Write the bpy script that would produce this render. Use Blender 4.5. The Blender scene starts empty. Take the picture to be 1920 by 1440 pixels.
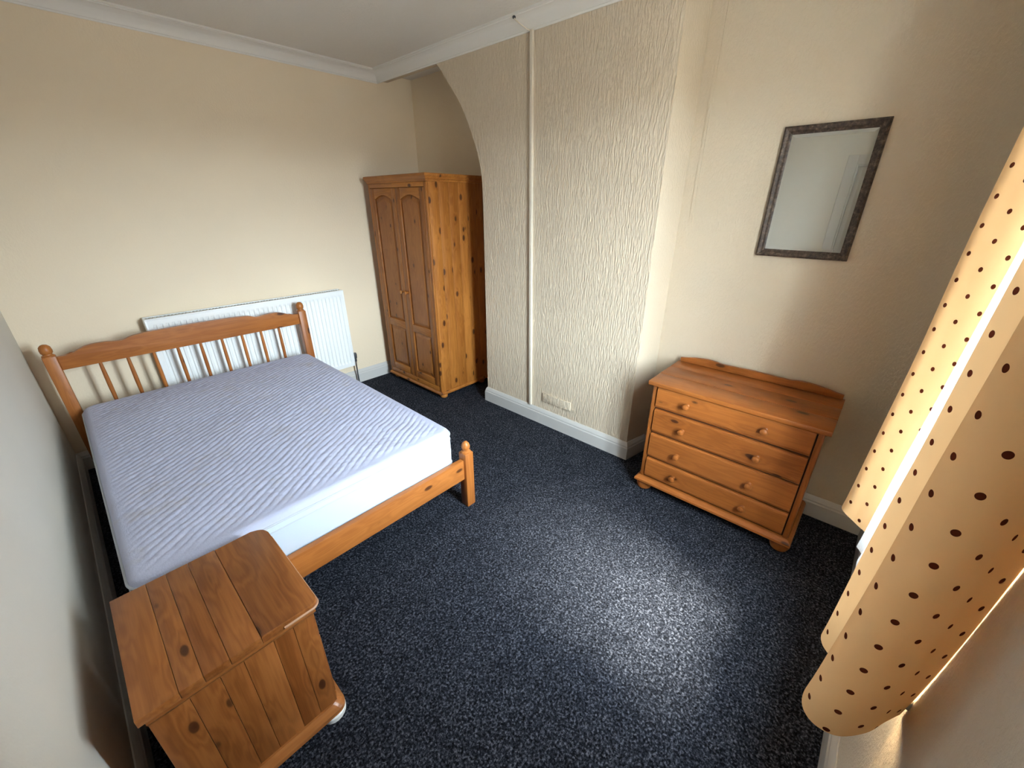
import bpy, bmesh, math, random
from mathutils import Vector, Matrix, noise
random.seed(4)
PI = math.pi
S = bpy.context.scene
C = S.collection

# ------------------------------------------------------------------ camera
cam_d = bpy.data.cameras.new('camera')
cam_d.sensor_fit = 'HORIZONTAL'; cam_d.sensor_width = 36.0
cam_d.lens = 756.82 / 1920 * 36.0
cam_d.clip_start = 0.02
cam = bpy.data.objects.new('camera', cam_d); C.objects.link(cam)
yaw, pit = math.radians(47.584), math.radians(24.126)
fw = Vector((math.sin(yaw)*math.cos(pit), math.cos(yaw)*math.cos(pit), -math.sin(pit)))
rt = Vector((math.cos(yaw), -math.sin(yaw), 0)); up = rt.cross(fw)
cam.matrix_world = Matrix(((rt.x, up.x, -fw.x, 0), (rt.y, up.y, -fw.y, 0), (rt.z, up.z, -fw.z, 1.65), (0, 0, 0, 1)))
S.camera = cam

# ------------------------------------------------------------------ sky, daylight, exposure
WX0, WX1, WZ0, WZ1 = 0.94, 1.58, 0.74, 2.30      # window opening, narrowed so daylight does not spill behind the far curtain
LEFT, RIGHT, BACK, FRONT, CEIL = -0.29, 2.52, 3.665, -0.285, 2.66
BR = 2.312                                       # chimney breast face
w = bpy.data.worlds.new('overcast_sky'); S.world = w; w.use_nodes = True
nt = w.node_tree; nt.nodes.clear()
wo = nt.nodes.new('ShaderNodeOutputWorld'); bg = nt.nodes.new('ShaderNodeBackground')
tc = nt.nodes.new('ShaderNodeTexCoord'); sp = nt.nodes.new('ShaderNodeSeparateXYZ'); rp = nt.nodes.new('ShaderNodeValToRGB')
nt.links.new(tc.outputs['Generated'], sp.inputs[0]); nt.links.new(sp.outputs['Z'], rp.inputs[0])
rp.color_ramp.elements[0].position = 0.0; rp.color_ramp.elements[0].color = (0.13, 0.125, 0.115, 1)
rp.color_ramp.elements[1].position = 0.06; rp.color_ramp.elements[1].color = (0.76, 0.88, 1.0, 1)
nt.links.new(rp.outputs[0], bg.inputs[0]); bg.inputs[1].default_value = 40.0
nt.links.new(bg.outputs[0], wo.inputs[0])
pl = bpy.data.lights.new('window_daylight_portal', 'AREA'); pl.shape = 'RECTANGLE'
pl.size = WX1-WX0; pl.size_y = WZ1-WZ0; pl.cycles.is_portal = True
plo = bpy.data.objects.new('window_daylight_portal', pl); C.objects.link(plo)
plo.location = ((WX0+WX1)/2, FRONT-0.16, (WZ0+WZ1)/2)
plo.rotation_euler = (PI/2, 0, 0)                # facing into the room
sun_d = bpy.data.lights.new('sun', 'SUN'); sun_d.energy = 15.0; sun_d.angle = math.radians(18); sun_d.color = (1.0, 0.93, 0.80)
sun = bpy.data.objects.new('sun', sun_d); C.objects.link(sun)
sdir = Vector((0.10, 1.00, -1.70))               # direction the sunlight travels
sun.rotation_euler = sdir.to_track_quat('-Z', 'Y').to_euler(); sun.location = (0, -4, 4)
vs = S.view_settings
vs.view_transform = 'Standard'; vs.look = 'None'; vs.gamma = 1.0; vs.use_curve_mapping = False
vs.exposure = 1.72

# ------------------------------------------------------------------ node helpers
def new_mat(name):
    m = bpy.data.materials.new(name); m.use_nodes = True
    t = m.node_tree; b = t.nodes['Principled BSDF']
    return m, t, b
def N(t, kind, **kw):
    n = t.nodes.new(kind)
    for k, v in kw.items():
        if hasattr(n, k): setattr(n, k, v)
    return n
def L(t, a, b): t.links.new(a, b)
def setin(n, **kw):
    for k, v in kw.items(): n.inputs[k.replace('_', ' ')].default_value = v
def ramp(t, stops, fac=None):
    r = t.nodes.new('ShaderNodeValToRGB'); e = r.color_ramp.elements
    while len(e) > 1: e.remove(e[-1])
    e[0].position, e[0].color = stops[0][0], (*stops[0][1], 1)
    for p, c in stops[1:]:
        x = e.new(p); x.color = (*c, 1)
    if fac is not None: L(t, fac, r.inputs[0])
    return r
def math_n(t, op, a, b=None, c=None):
    n = t.nodes.new('ShaderNodeMath'); n.operation = op
    for i, v in enumerate((a, b, c)):
        if v is None: continue
        if isinstance(v, (int, float)): n.inputs[i].default_value = v
        else: L(t, v, n.inputs[i])
    return n.outputs[0]
def mapping(t, vec, scale):
    m = t.nodes.new('ShaderNodeMapping'); m.inputs['Scale'].default_value = scale
    L(t, vec, m.inputs['Vector']); return m
def bump(t, b, height, strength, dist):
    n = t.nodes.new('ShaderNodeBump'); n.inputs['Strength'].default_value = strength; n.inputs['Distance'].default_value = dist
    L(t, height, n.inputs['Height']); L(t, n.outputs[0], b.inputs['Normal']); return n
def mixc(t, fac, a, b, mode='MIX'):
    n = t.nodes.new('ShaderNodeMix'); n.data_type = 'RGBA'; n.blend_type = mode
    for i, v in ((0, fac), (6, a), (7, b)):
        if isinstance(v, (int, float)): n.inputs[i].default_value = v
        elif isinstance(v, tuple): n.inputs[i].default_value = (*v, 1) if len(v) == 3 else v
        else: L(t, v, n.inputs[i])
    return n.outputs[2]
def plain(name, col, rough=0.5, metal=0.0, spec=0.5):
    m, t, b = new_mat(name)
    setin(b, Base_Color=(*col, 1), Roughness=rough, Metallic=metal)
    b.inputs['Specular IOR Level'].default_value = spec
    return m

def pine(name, axis, light, dark, knot_r=0.11, rough=0.38, seed=0.0, knot_scale=(4.0, 10.0)):
    """lacquered knotty pine, grain running along the given local axis"""
    m, t, b = new_mat(name)
    co = N(t, 'ShaderNodeTexCoord'); oi = N(t, 'ShaderNodeObjectInfo')
    off = N(t, 'ShaderNodeVectorMath', operation='SCALE'); off.inputs[0].default_value = (7.3, 5.1, 9.7)
    L(t, oi.outputs['Random'], off.inputs['Scale'])
    ad = N(t, 'ShaderNodeVectorMath', operation='ADD'); L(t, co.outputs['Object'], ad.inputs[0]); L(t, off.outputs[0], ad.inputs[1])
    ad2 = N(t, 'ShaderNodeVectorMath', operation='ADD'); L(t, ad.outputs[0], ad2.inputs[0]); ad2.inputs[1].default_value = (seed, seed*1.7, seed*0.6)
    P = ad2.outputs[0]
    def sc(along, across):
        v = [across]*3; v['XYZ'.index(axis)] = along; return tuple(v)
    vo = N(t, 'ShaderNodeTexVoronoi'); L(t, mapping(t, P, sc(*knot_scale)).outputs[0], vo.inputs['Vector']); vo.inputs['Scale'].default_value = 1.0
    kd = vo.outputs['Distance']
    halo = math_n(t, 'MULTIPLY', math_n(t, 'MAXIMUM', math_n(t, 'SUBTRACT', 1.0, math_n(t, 'DIVIDE', kd, 0.45)), 0.0), 1.0)
    n1 = N(t, 'ShaderNodeTexNoise'); L(t, mapping(t, P, sc(1.2, 16)).outputs[0], n1.inputs['Vector']); setin(n1, Scale=1.0, Detail=3.0, Roughness=0.55)
    rings = math_n(t, 'SINE', math_n(t, 'MULTIPLY', math_n(t, 'ADD', n1.outputs['Fac'], math_n(t, 'MULTIPLY', halo, 0.22)), 46.0))
    n2 = N(t, 'ShaderNodeTexNoise'); L(t, mapping(t, P, sc(6, 260)).outputs[0], n2.inputs['Vector']); setin(n2, Scale=1.0, Detail=2.0)
    n3 = N(t, 'ShaderNodeTexNoise'); L(t, mapping(t, P, sc(2.0, 7)).outputs[0], n3.inputs['Vector']); setin(n3, Scale=1.0, Detail=2.0)
    f = math_n(t, 'ADD', math_n(t, 'MULTIPLY', rings, 0.11), math_n(t, 'ADD', math_n(t, 'MULTIPLY', n2.outputs['Fac'], 0.28), math_n(t, 'MULTIPLY', n3.outputs['Fac'], 0.75)))
    f = math_n(t, 'ADD', f, math_n(t, 'MULTIPLY', math_n(t, 'SUBTRACT', oi.outputs['Random'], 0.5), 0.26))
    r = ramp(t, ((0.22, light), (0.85, dark)), f)
    kf = ramp(t, ((0.0, (1, 1, 1)), (knot_r*0.85, (0.85, 0.85, 0.85)), (knot_r*1.12, (0, 0, 0))), kd)
    kh = math_n(t, 'MULTIPLY', math_n(t, 'MULTIPLY', halo, halo), 0.5)
    c1 = mixc(t, kh, r.outputs[0], tuple(v*0.55 for v in dark))
    c2 = mixc(t, kf.outputs[0], c1, (0.055, 0.016, 0.006))
    L(t, c2, b.inputs['Base Color']); setin(b, Roughness=rough)
    b.inputs['Specular IOR Level'].default_value = 0.42
    bump(t, b, n2.outputs['Fac'], 0.12, 0.002)
    return m

def wallpaper(name, col, su, sv, strength, axis, mottle=0.06):
    """painted embossed paper; axis = which world axis runs along the wall"""
    m, t, b = new_mat(name)
    co = N(t, 'ShaderNodeTexCoord')
    s3 = [su, su, sv]
    mp = mapping(t, co.outputs['Object'], tuple(s3))
    n = N(t, 'ShaderNodeTexNoise'); L(t, mp.outputs[0], n.inputs['Vector']); setin(n, Scale=1.0, Detail=2.5, Roughness=0.6)
    r = ramp(t, ((0.42, (0, 0, 0)), (0.62, (1, 1, 1))), n.outputs['Fac'])
    n2 = N(t, 'ShaderNodeTexNoise'); L(t, co.outputs['Object'], n2.inputs['Vector']); setin(n2, Scale=1.6, Detail=3.0)
    c = mixc(t, n2.outputs['Fac'], tuple(v*(1-mottle) for v in col), tuple(min(1, v*(1+mottle)) for v in col))
    L(t, c, b.inputs['Base Color']); setin(b, Roughness=0.62); b.inputs['Specular IOR Level'].default_value = 0.3
    bump(t, b, r.outputs[0], strength, 0.004)
    return m

M = {}
CREAM = (0.80, 0.715, 0.565)
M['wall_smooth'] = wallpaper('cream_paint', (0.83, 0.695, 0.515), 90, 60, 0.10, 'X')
M['wall_left'] = wallpaper('cream_paint_left_dimmed', (0.65, 0.615, 0.55), 90, 60, 0.08, 'Y')  # back wall's paint, darkened and cooled to imitate the light on this side
M['wall_emboss'] = wallpaper('cream_embossed_paper', (0.70, 0.585, 0.44), 115, 20, 0.85, 'Y')  # greyer beige of its own, also darkened to offset strong window light
M['wall_right'] = wallpaper('cream_embossed_paper_dimmed', (0.62, 0.52, 0.39), 100, 45, 0.30, 'Y')  # same paper, colour darkened to stand in for weaker light on this wall
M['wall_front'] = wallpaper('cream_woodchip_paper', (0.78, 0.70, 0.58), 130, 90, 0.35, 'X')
M['ceiling'] = wallpaper('white_ceiling_paper', (0.78, 0.745, 0.69), 45, 45, 0.20, 'X', 0.03)
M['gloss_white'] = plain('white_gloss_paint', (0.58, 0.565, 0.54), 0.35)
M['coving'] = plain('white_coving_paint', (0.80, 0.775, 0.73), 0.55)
M['trunking'] = plain('cream_painted_plastic', (0.74, 0.66, 0.54), 0.45)
M['upvc'] = plain('white_upvc', (0.86, 0.87, 0.88), 0.3)
M['rad'] = plain('white_enamel', (0.86, 0.87, 0.86), 0.32)
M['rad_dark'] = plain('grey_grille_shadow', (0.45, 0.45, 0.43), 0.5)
M['chrome'] = plain('dull_chrome', (0.55, 0.55, 0.55), 0.3, 1.0)
M['dark_plastic'] = plain('dark_plastic', (0.05, 0.05, 0.055), 0.4)
M['white_plastic'] = plain('white_plastic', (0.80, 0.80, 0.78), 0.4)
M['brass'] = plain('brass', (0.62, 0.45, 0.2), 0.3, 1.0)

PL, PD = (0.43, 0.148, 0.032), (0.265, 0.077, 0.014)
M['pine_x'] = pine('pine_grain_x', 'X', PL, PD, 0.15, knot_scale=(5.0, 11.0))
M['pine_y'] = pine('pine_grain_y', 'Y', PL, PD)
M['pine_z'] = pine('pine_grain_z', 'Z', PL, PD)
CL, CD = (0.37, 0.118, 0.024), (0.215, 0.060, 0.010)
M['chest_y'] = pine('chest_pine_y', 'Y', CL, CD, 0.13, 0.36, 8.0, (5.0, 11.0))
M['chest_z'] = pine('chest_pine_z', 'Z', CL, CD, 0.10, 0.36, 9.0)
WL, WD = (0.48, 0.185, 0.036), (0.27, 0.085, 0.013)
M['ward_y'] = pine('wardrobe_pine_y', 'Y', WL, WD, 0.16, 0.4, 2.0, (8.0, 13.0))
M['ward_door'] = pine('wardrobe_door_pine', 'Z', (0.40, 0.150, 0.034), (0.24, 0.075, 0.013), 0.11, 0.4, 4.0, (7.0, 13.0))
M['ward_z'] = pine('wardrobe_pine_z', 'Z', WL, WD, 0.18, 0.4, 3.0, (7.0, 13.0))
NL, ND = (0.40, 0.145, 0.038), (0.19, 0.056, 0.012)
M['ns_y'] = pine('nightstand_pine_y', 'Y', NL, ND, 0.12, 0.33, 5.0, (5.0, 11.0))
M['ns_z'] = pine('nightstand_pine_z', 'Z', NL, ND, 0.12, 0.33, 6.0, (5.0, 11.0))
M['ns_x'] = pine('nightstand_pine_x', 'X', NL, ND, 0.06, 0.33, 6.5)
M['worn_edge'] = plain('worn_pale_edge', (0.50, 0.27, 0.16), 0.5)
M['dark_slot'] = plain('shadow_gap_brown', (0.06, 0.022, 0.009), 0.7)

def carpet_mat():
    m, t, b = new_mat('navy_grey_carpet')
    co = N(t, 'ShaderNodeTexCoord')
    n = N(t, 'ShaderNodeTexNoise'); L(t, co.outputs['Object'], n.inputs['Vector']); setin(n, Scale=115.0, Detail=2.0, Roughness=0.7)
    v = N(t, 'ShaderNodeTexVoronoi'); L(t, co.outputs['Object'], v.inputs['Vector']); setin(v, Scale=160.0)
    n2 = N(t, 'ShaderNodeTexNoise'); L(t, co.outputs['Object'], n2.inputs['Vector']); setin(n2, Scale=7.0, Detail=5.0, Roughness=0.7)
    f = math_n(t, 'ADD', math_n(t, 'MULTIPLY', n.outputs['Fac'], 0.75), math_n(t, 'MULTIPLY', v.outputs['Color'], 0.25))
    r = ramp(t, ((0.34, (0.0016, 0.0018, 0.0026)), (0.47, (0.0105, 0.0115, 0.0150)), (0.56, (0.030, 0.032, 0.039)), (0.68, (0.100, 0.103, 0.115))), f)
    c = mixc(t, n2.outputs['Fac'], (0.42, 0.44, 0.52), (1.75, 1.78, 1.90))
    L(t, mixc(t, 1.0, r.outputs[0], c, 'MULTIPLY'), b.inputs['Base Color'])
    setin(b, Roughness=0.95); b.inputs['Specular IOR Level'].default_value = 0.1
    bump(t, b, f, 0.9, 0.008)
    return m
M['carpet'] = carpet_mat()

def mattress_mat(name, quilt):
    m, t, b = new_mat(name)
    co = N(t, 'ShaderNodeTexCoord')
    base = (0.50, 0.52, 0.67) if quilt else (0.56, 0.63, 0.72)
    n = N(t, 'ShaderNodeTexNoise'); L(t, co.outputs['Object'], n.inputs['Vector']); setin(n, Scale=6.0, Detail=5.0, Roughness=0.65)
    r = ramp(t, ((0.56, (0, 0, 0)), (0.72, (1, 1, 1))), n.outputs['Fac'])
    c = mixc(t, math_n(t, 'MULTIPLY', r.outputs[0], 0.45 if quilt else 0.0), base, (0.44, 0.40, 0.38))
    L(t, c, b.inputs['Base Color']); setin(b, Roughness=0.85); b.inputs['Specular IOR Level'].default_value = 0.2
    n2 = N(t, 'ShaderNodeTexNoise'); L(t, co.outputs['Object'], n2.inputs['Vector']); setin(n2, Scale=160.0 if quilt else 220.0, Detail=2.0)
    bump(t, b, n2.outputs['Fac'], 0.35 if quilt else 0.12, 0.003)
    return m
M['quilt'] = mattress_mat('white_quilted_fabric', True)
M['mat_side'] = mattress_mat('white_border_fabric', False)
M['piping'] = plain('white_piping', (0.52, 0.55, 0.60), 0.8)

def curtain_mat():
    m = bpy.data.materials.new('peach_spotted_fabric'); m.use_nodes = True
    t = m.node_tree; t.nodes.clear()
    o = N(t, 'ShaderNodeOutputMaterial')
    uv = N(t, 'ShaderNodeUVMap'); sp = N(t, 'ShaderNodeSeparateXYZ'); L(t, uv.outputs[0], sp.inputs[0])
    DX, DY, R = 0.052, 0.068, 0.0062
    u = math_n(t, 'DIVIDE', sp.outputs['X'], DX); col = math_n(t, 'FLOOR', u)
    par = math_n(t, 'MULTIPLY', math_n(t, 'MODULO', math_n(t, 'ADD', col, 1000.0), 2.0), 0.5)
    v = math_n(t, 'ADD', math_n(t, 'DIVIDE', sp.outputs['Y'], DY), par)
    du = math_n(t, 'MULTIPLY', math_n(t, 'SUBTRACT', math_n(t, 'FRACT', u), 0.5), DX)
    dv = math_n(t, 'MULTIPLY', math_n(t, 'SUBTRACT', math_n(t, 'FRACT', v), 0.5), DY)
    d = math_n(t, 'SQRT', math_n(t, 'ADD', math_n(t, 'MULTIPLY', du, du), math_n(t, 'MULTIPLY', dv, dv)))
    dot = math_n(t, 'LESS_THAN', d, R)
    c = mixc(t, dot, (0.72, 0.475, 0.245), (0.075, 0.018, 0.008))
    tr = mixc(t, dot, (0.95, 0.58, 0.28), (0.10, 0.02, 0.01))
    a = N(t, 'ShaderNodeBsdfDiffuse'); L(t, c, a.inputs[0])
    b = N(t, 'ShaderNodeBsdfTranslucent'); L(t, tr, b.inputs[0])
    x = N(t, 'ShaderNodeMixShader'); x.inputs[0].default_value = 0.030
    L(t, a.outputs[0], x.inputs[1]); L(t, b.outputs[0], x.inputs[2]); L(t, x.outputs[0], o.inputs[0])
    return m
M['curtain'] = curtain_mat()
def net_mat():
    m = bpy.data.materials.new('white_net_fabric'); m.use_nodes = True
    t = m.node_tree; t.nodes.clear(); o = N(t, 'ShaderNodeOutputMaterial')
    a = N(t, 'ShaderNodeBsdfDiffuse'); a.inputs[0].default_value = (0.85, 0.87, 0.92, 1)
    b = N(t, 'ShaderNodeBsdfTranslucent'); b.inputs[0].default_value = (0.85, 0.88, 0.95, 1)
    x = N(t, 'ShaderNodeMixShader'); x.inputs[0].default_value = 0.5
    L(t, a.outputs[0], x.inputs[1]); L(t, b.outputs[0], x.inputs[2])
    tr = N(t, 'ShaderNodeBsdfTransparent'); y = N(t, 'ShaderNodeMixShader'); y.inputs[0].default_value = 0.86
    L(t, tr.outputs[0], y.inputs[2]); L(t, x.outputs[0], y.inputs[1]); L(t, y.outputs[0], o.inputs[0])
    return m
M['net'] = net_mat()
def glass_mat():
    m = bpy.data.materials.new('window_glass'); m.use_nodes = True
    t = m.node_tree; t.nodes.clear(); o = N(t, 'ShaderNodeOutputMaterial')
    g = N(t, 'ShaderNodeBsdfGlossy'); g.inputs['Roughness'].default_value = 0.02
    tr = N(t, 'ShaderNodeBsdfTransparent'); tr.inputs[0].default_value = (0.95, 0.97, 0.96, 1)
    x = N(t, 'ShaderNodeMixShader'); x.inputs[0].default_value = 0.05
    L(t, tr.outputs[0], x.inputs[1]); L(t, g.outputs[0], x.inputs[2]); L(t, x.outputs[0], o.inputs[0])
    return m
M['glass'] = glass_mat()
M['mirror'] = plain('mirror_silver', (0.84, 0.87, 0.85), 0.015, 1.0)
def frame_mat():
    m, t, b = new_mat('mottled_bronze_frame')
    co = N(t, 'ShaderNodeTexCoord')
    n = N(t, 'ShaderNodeTexNoise'); L(t, co.outputs['Object'], n.inputs['Vector']); setin(n, Scale=70.0, Detail=4.0, Roughness=0.7)
    r = ramp(t, ((0.35, (0.020, 0.012, 0.008)), (0.55, (0.075, 0.048, 0.033)), (0.72, (0.19, 0.14, 0.10))), n.outputs['Fac'])
    L(t, r.outputs[0], b.inputs['Base Color']); setin(b, Roughness=0.5, Metallic=0.2)
    bump(t, b, n.outputs['Fac'], 0.4, 0.003); return m
M['frame'] = frame_mat()

# ------------------------------------------------------------------ mesh helpers (world coordinates in, local to the thing out)
def box(bm, x0, x1, y0, y1, z0, z1, bev=0.0, seg=2):
    r = bmesh.ops.create_cube(bm, size=1.0)
    for v in r['verts']:
        v.co = Vector(((x0+x1)/2+v.co.x*(x1-x0), (y0+y1)/2+v.co.y*(y1-y0), (z0+z1)/2+v.co.z*(z1-z0)))
    if bev > 0:
        es = list({e for v in r['verts'] for e in v.link_edges})
        bmesh.ops.bevel(bm, geom=es, offset=bev, segments=seg, affect='EDGES', profile=0.5)
def lathe(bm, prof, cx, cy, cz, axis='Z', n=20):
    """prof: list of (radius, height along axis)"""
    rings = []
    for r, h in prof:
        ring = []
        for i in range(n):
            a = 2*PI*i/n; c, s = math.cos(a)*max(r, 1e-5), math.sin(a)*max(r, 1e-5)
            p = {'Z': (c, s, h), 'X': (h, c, s), 'Y': (s, h, c)}[axis]
            ring.append(bm.verts.new((cx+p[0], cy+p[1], cz+p[2])))
        rings.append(ring)
    for a, b in zip(rings, rings[1:]):
        for i in range(n): bm.faces.new((a[i], a[(i+1) % n], b[(i+1) % n], b[i]))
    bm.faces.new(rings[0][::-1]); bm.faces.new(rings[-1])
def tube(bm, pts, r, n=8):
    pts = [Vector(p) for p in pts]; rings = []
    for i, p in enumerate(pts):
        d = (pts[min(i+1, len(pts)-1)]-pts[max(i-1, 0)]).normalized()
        a = d.cross(Vector((0.13, 0.27, 0.95))).normalized(); b = d.cross(a)
        rings.append([bm.verts.new(p+a*math.cos(2*PI*k/n)*r+b*math.sin(2*PI*k/n)*r) for k in range(n)])
    for a, b in zip(rings, rings[1:]):
        for i in range(n): bm.faces.new((a[i], a[(i+1) % n], b[(i+1) % n], b[i]))
    bm.faces.new(rings[0][::-1]); bm.faces.new(rings[-1])
def prism(bm, poly, axis, a0, a1, bev=0.0):
    """extrude a 2-D polygon along an axis; poly in the two other axes in XYZ order"""
    def P(p, a):
        return {'X': (a, p[0], p[1]), 'Y': (p[0], a, p[1]), 'Z': (p[0], p[1], a)}[axis]
    A = [bm.verts.new(P(p, a0)) for p in poly]; B = [bm.verts.new(P(p, a1)) for p in poly]
    n = len(poly); f = [bm.faces.new(A[::-1]), bm.faces.new(B)]
    for i in range(n): f.append(bm.faces.new((A[i], A[(i+1) % n], B[(i+1) % n], B[i])))
    if bev:
        es = list({e for fc in f[:2] for e in fc.edges})
        bmesh.ops.bevel(bm, geom=es, offset=bev, segments=2, affect='EDGES', profile=0.5)
def sweep(bm, prof, path, close_ends=True):
    """prof: (out, z) offsets; path: list of (x, y, nx, ny) with mitred outward normals"""
    rings = [[bm.verts.new((x+nx*o, y+ny*o, z)) for o, z in prof] for x, y, nx, ny in path]
    n = len(prof)
    for a, b in zip(rings, rings[1:]):
        for i in range(n): bm.faces.new((a[i], a[(i+1) % n], b[(i+1) % n], b[i]))
    bm.faces.new(rings[0][::-1]); bm.faces.new(rings[-1])

def origin_of(p):
    o = Vector((0, 0, 0))
    while p is not None: o += p.location; p = p.parent
    return o
def obj(name, bm, mat, parent=None, smooth=False, base=None):
    """link one mesh object; bm in world coordinates. base = origin of a top-level mesh"""
    org = origin_of(parent) if parent is not None else Vector(base or (0, 0, 0))
    bmesh.ops.recalc_face_normals(bm, faces=bm.faces)
    for v in bm.verts: v.co -= org
    me = bpy.data.meshes.new(name); bm.to_mesh(me); bm.free()
    if isinstance(mat, str): mat = M[mat]
    me.materials.append(mat)
    if smooth:
        for p in me.polygons: p.use_smooth = True
        me.set_sharp_from_angle(angle=math.radians(40))
    o = bpy.data.objects.new(name, me); C.objects.link(o)
    if parent is not None: o.parent = parent
    else: o.location = org
    return o
def B(name, dims, mat, parent=None, bev=0.0, base=None, smooth=False):
    bm = bmesh.new(); box(bm, *dims, bev=bev); return obj(name, bm, mat, parent, smooth or bev > 0, base)
def tag(o, label=None, cat=None, group=None, kind=None):
    if label: o['label'] = label
    if cat: o['category'] = cat
    if group: o['group'] = group
    if kind: o['kind'] = kind
    return o
def thing(name, loc, label, cat, group=None):
    o = bpy.data.objects.new(name, None); C.objects.link(o); o.location = loc; o.empty_display_size = 0.1
    return tag(o, label, cat, group)
def struct(name, bm, mat, label=None, smooth=False, base=None):
    return tag(obj(name, bm, mat, None, smooth, base), label, kind='structure')
def place_copy(o, delta, parent, name=None):
    c = o.copy(); C.objects.link(c); c.parent = parent; c.location = o.location+Vector(delta)
    if name: c.name = name
    return c

# ================================================================== THE ROOM
T = 0.12
bm = bmesh.new(); box(bm, LEFT-T, RIGHT+0.35, FRONT-0.2, BACK+T, -0.08, 0.0)
struct('floor', bm, 'carpet', 'dark navy grey speckled carpet covering the whole floor')
bm = bmesh.new(); box(bm, LEFT-T, RIGHT+0.35, FRONT-0.2, BACK+T, CEIL, CEIL+0.08)
struct('ceiling', bm, 'ceiling', 'off-white textured ceiling')
bm = bmesh.new(); box(bm, LEFT-T, RIGHT+0.35, BACK, BACK+T, 0, CEIL)
struct('wall_back', bm, 'wall_smooth', 'smooth cream wall behind the bed and radiator')
# left wall with the doorway the photographer stands beside
DY0, DY1, DZ = -0.235, 0.515, 1.99
bm = bmesh.new()
prism(bm, [(FRONT-0.2, 0), (DY0, 0), (DY0, DZ), (DY1, DZ), (DY1, 0), (BACK+T, 0), (BACK+T, CEIL), (FRONT-0.2, CEIL)], 'X', LEFT-T, LEFT)
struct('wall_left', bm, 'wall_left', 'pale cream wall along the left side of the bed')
# right wall: plain stretch from the window to the chimney breast
bm = bmesh.new(); box(bm, RIGHT, RIGHT+T, FRONT-0.2, 1.05, 0, CEIL)
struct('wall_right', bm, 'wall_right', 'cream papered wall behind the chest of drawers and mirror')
# chimney breast with half-arch over the alcove
arch = [(2.408, 0.0), (2.406, 1.60), (2.410, 1.76), (2.420, 1.86), (2.450, 1.972), (2.516, 2.127), (2.612, 2.296), (2.722, 2.428), (2.833, 2.553), (2.90, 2.60)]
def spl(p, n=4):
    out = []
    for i in range(len(p)-1):
        p0, p1, p2, p3 = p[max(i-1, 0)], p[i], p[i+1], p[min(i+2, len(p)-1)]
        for k in range(n):
            t = k/n
            out.append(tuple(0.5*((2*b)+(c-a)*t+(2*a-5*b+4*c-d)*t*t+(-a+3*b-3*c+d)*t**3) for a, b, c, d in zip(p0, p1, p2, p3)))
    return out+[p[-1]]
arch_c = [arch[0]]+spl(arch[1:])
bm = bmesh.new()
# face + thickness, splayed return towards the right wall is a separate prism below
prism(bm, [(1.03, 0.0)]+arch_c+[(BACK, 2.60), (BACK, CEIL), (1.03, CEIL)], 'X', BR, BR+0.10)
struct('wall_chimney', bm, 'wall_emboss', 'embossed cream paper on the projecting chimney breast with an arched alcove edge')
bm = bmesh.new(); prism(bm, [(BR, 1.03), (RIGHT+0.02, 0.985), (RIGHT+0.02, 1.20), (BR, 1.20)], 'Z', 0, CEIL)
for v in bm.verts:
    if abs(v.co.x-BR) < 1e-6: v.co.x += 0.0005
struct('wall_chimney_return', bm, 'wall_right', 'narrow cream return of the chimney breast facing the window')
bm = bmesh.new(); box(bm, BR+0.10, 2.66, 2.30, 2.408, 0, CEIL); box(bm, 2.66, 2.66+T, 2.30, BACK, 0, CEIL)
struct('wall_alcove', bm, 'wall_smooth', 'cream back and cheek of the alcove behind the wardrobe')
# window wall
bm = bmesh.new()
yo, yi = FRONT-0.20, FRONT
box(bm, LEFT-T, WX0, yo, yi, 0, CEIL); box(bm, WX1, RIGHT+T, yo, yi, 0, CEIL)
box(bm, WX0, WX1, yo, yi, 0, WZ0); box(bm, WX0, WX1, yo, yi, WZ1, CEIL)
struct('wall_front', bm, 'wall_front', 'cream woodchip wall around and below the window')
bm = bmesh.new(); box(bm, LEFT, 0.905, FRONT, FRONT+0.012, 0, CEIL, 0.003)
struct('wall_front_panel', bm, 'wall_front', 'papered wall panel beside the near curtain')

# skirting boards
SK = [(0, 0), (0.020, 0), (0.020, 0.088), (0.016, 0.096), (0.016, 0.104), (0.010, 0.118), (0.004, 0.130), (0, 0.130)]
def skirt(name, path, label):
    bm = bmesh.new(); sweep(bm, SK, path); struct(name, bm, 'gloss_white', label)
skirt('baseboard_back', [(LEFT, BACK, 0, -1), (2.66, BACK, 0, -1)], 'white skirting board under the radiator')
skirt('baseboard_left', [(LEFT, DY1+0.09, 1, 0), (LEFT, BACK-0.02, 1, 0)], 'white skirting board along the left wall beside the bed')
skirt('baseboard_chimney', [(BR+0.09, 2.408, 0, 1), (BR, 2.408, -1, 1), (BR, 1.03, -1, -1), (RIGHT-0.02, 0.992, 0, -1)], 'white moulded skirting board around the chimney breast')
skirt('baseboard_right', [(RIGHT, 0.98, -1, 0), (RIGHT, FRONT, -1, 0)], 'white skirting board behind the chest of drawers')
skirt('baseboard_front', [(RIGHT-0.02, FRONT, 0, 1), (0.905, FRONT, 0, 1)], 'white skirting board below the window')

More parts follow.
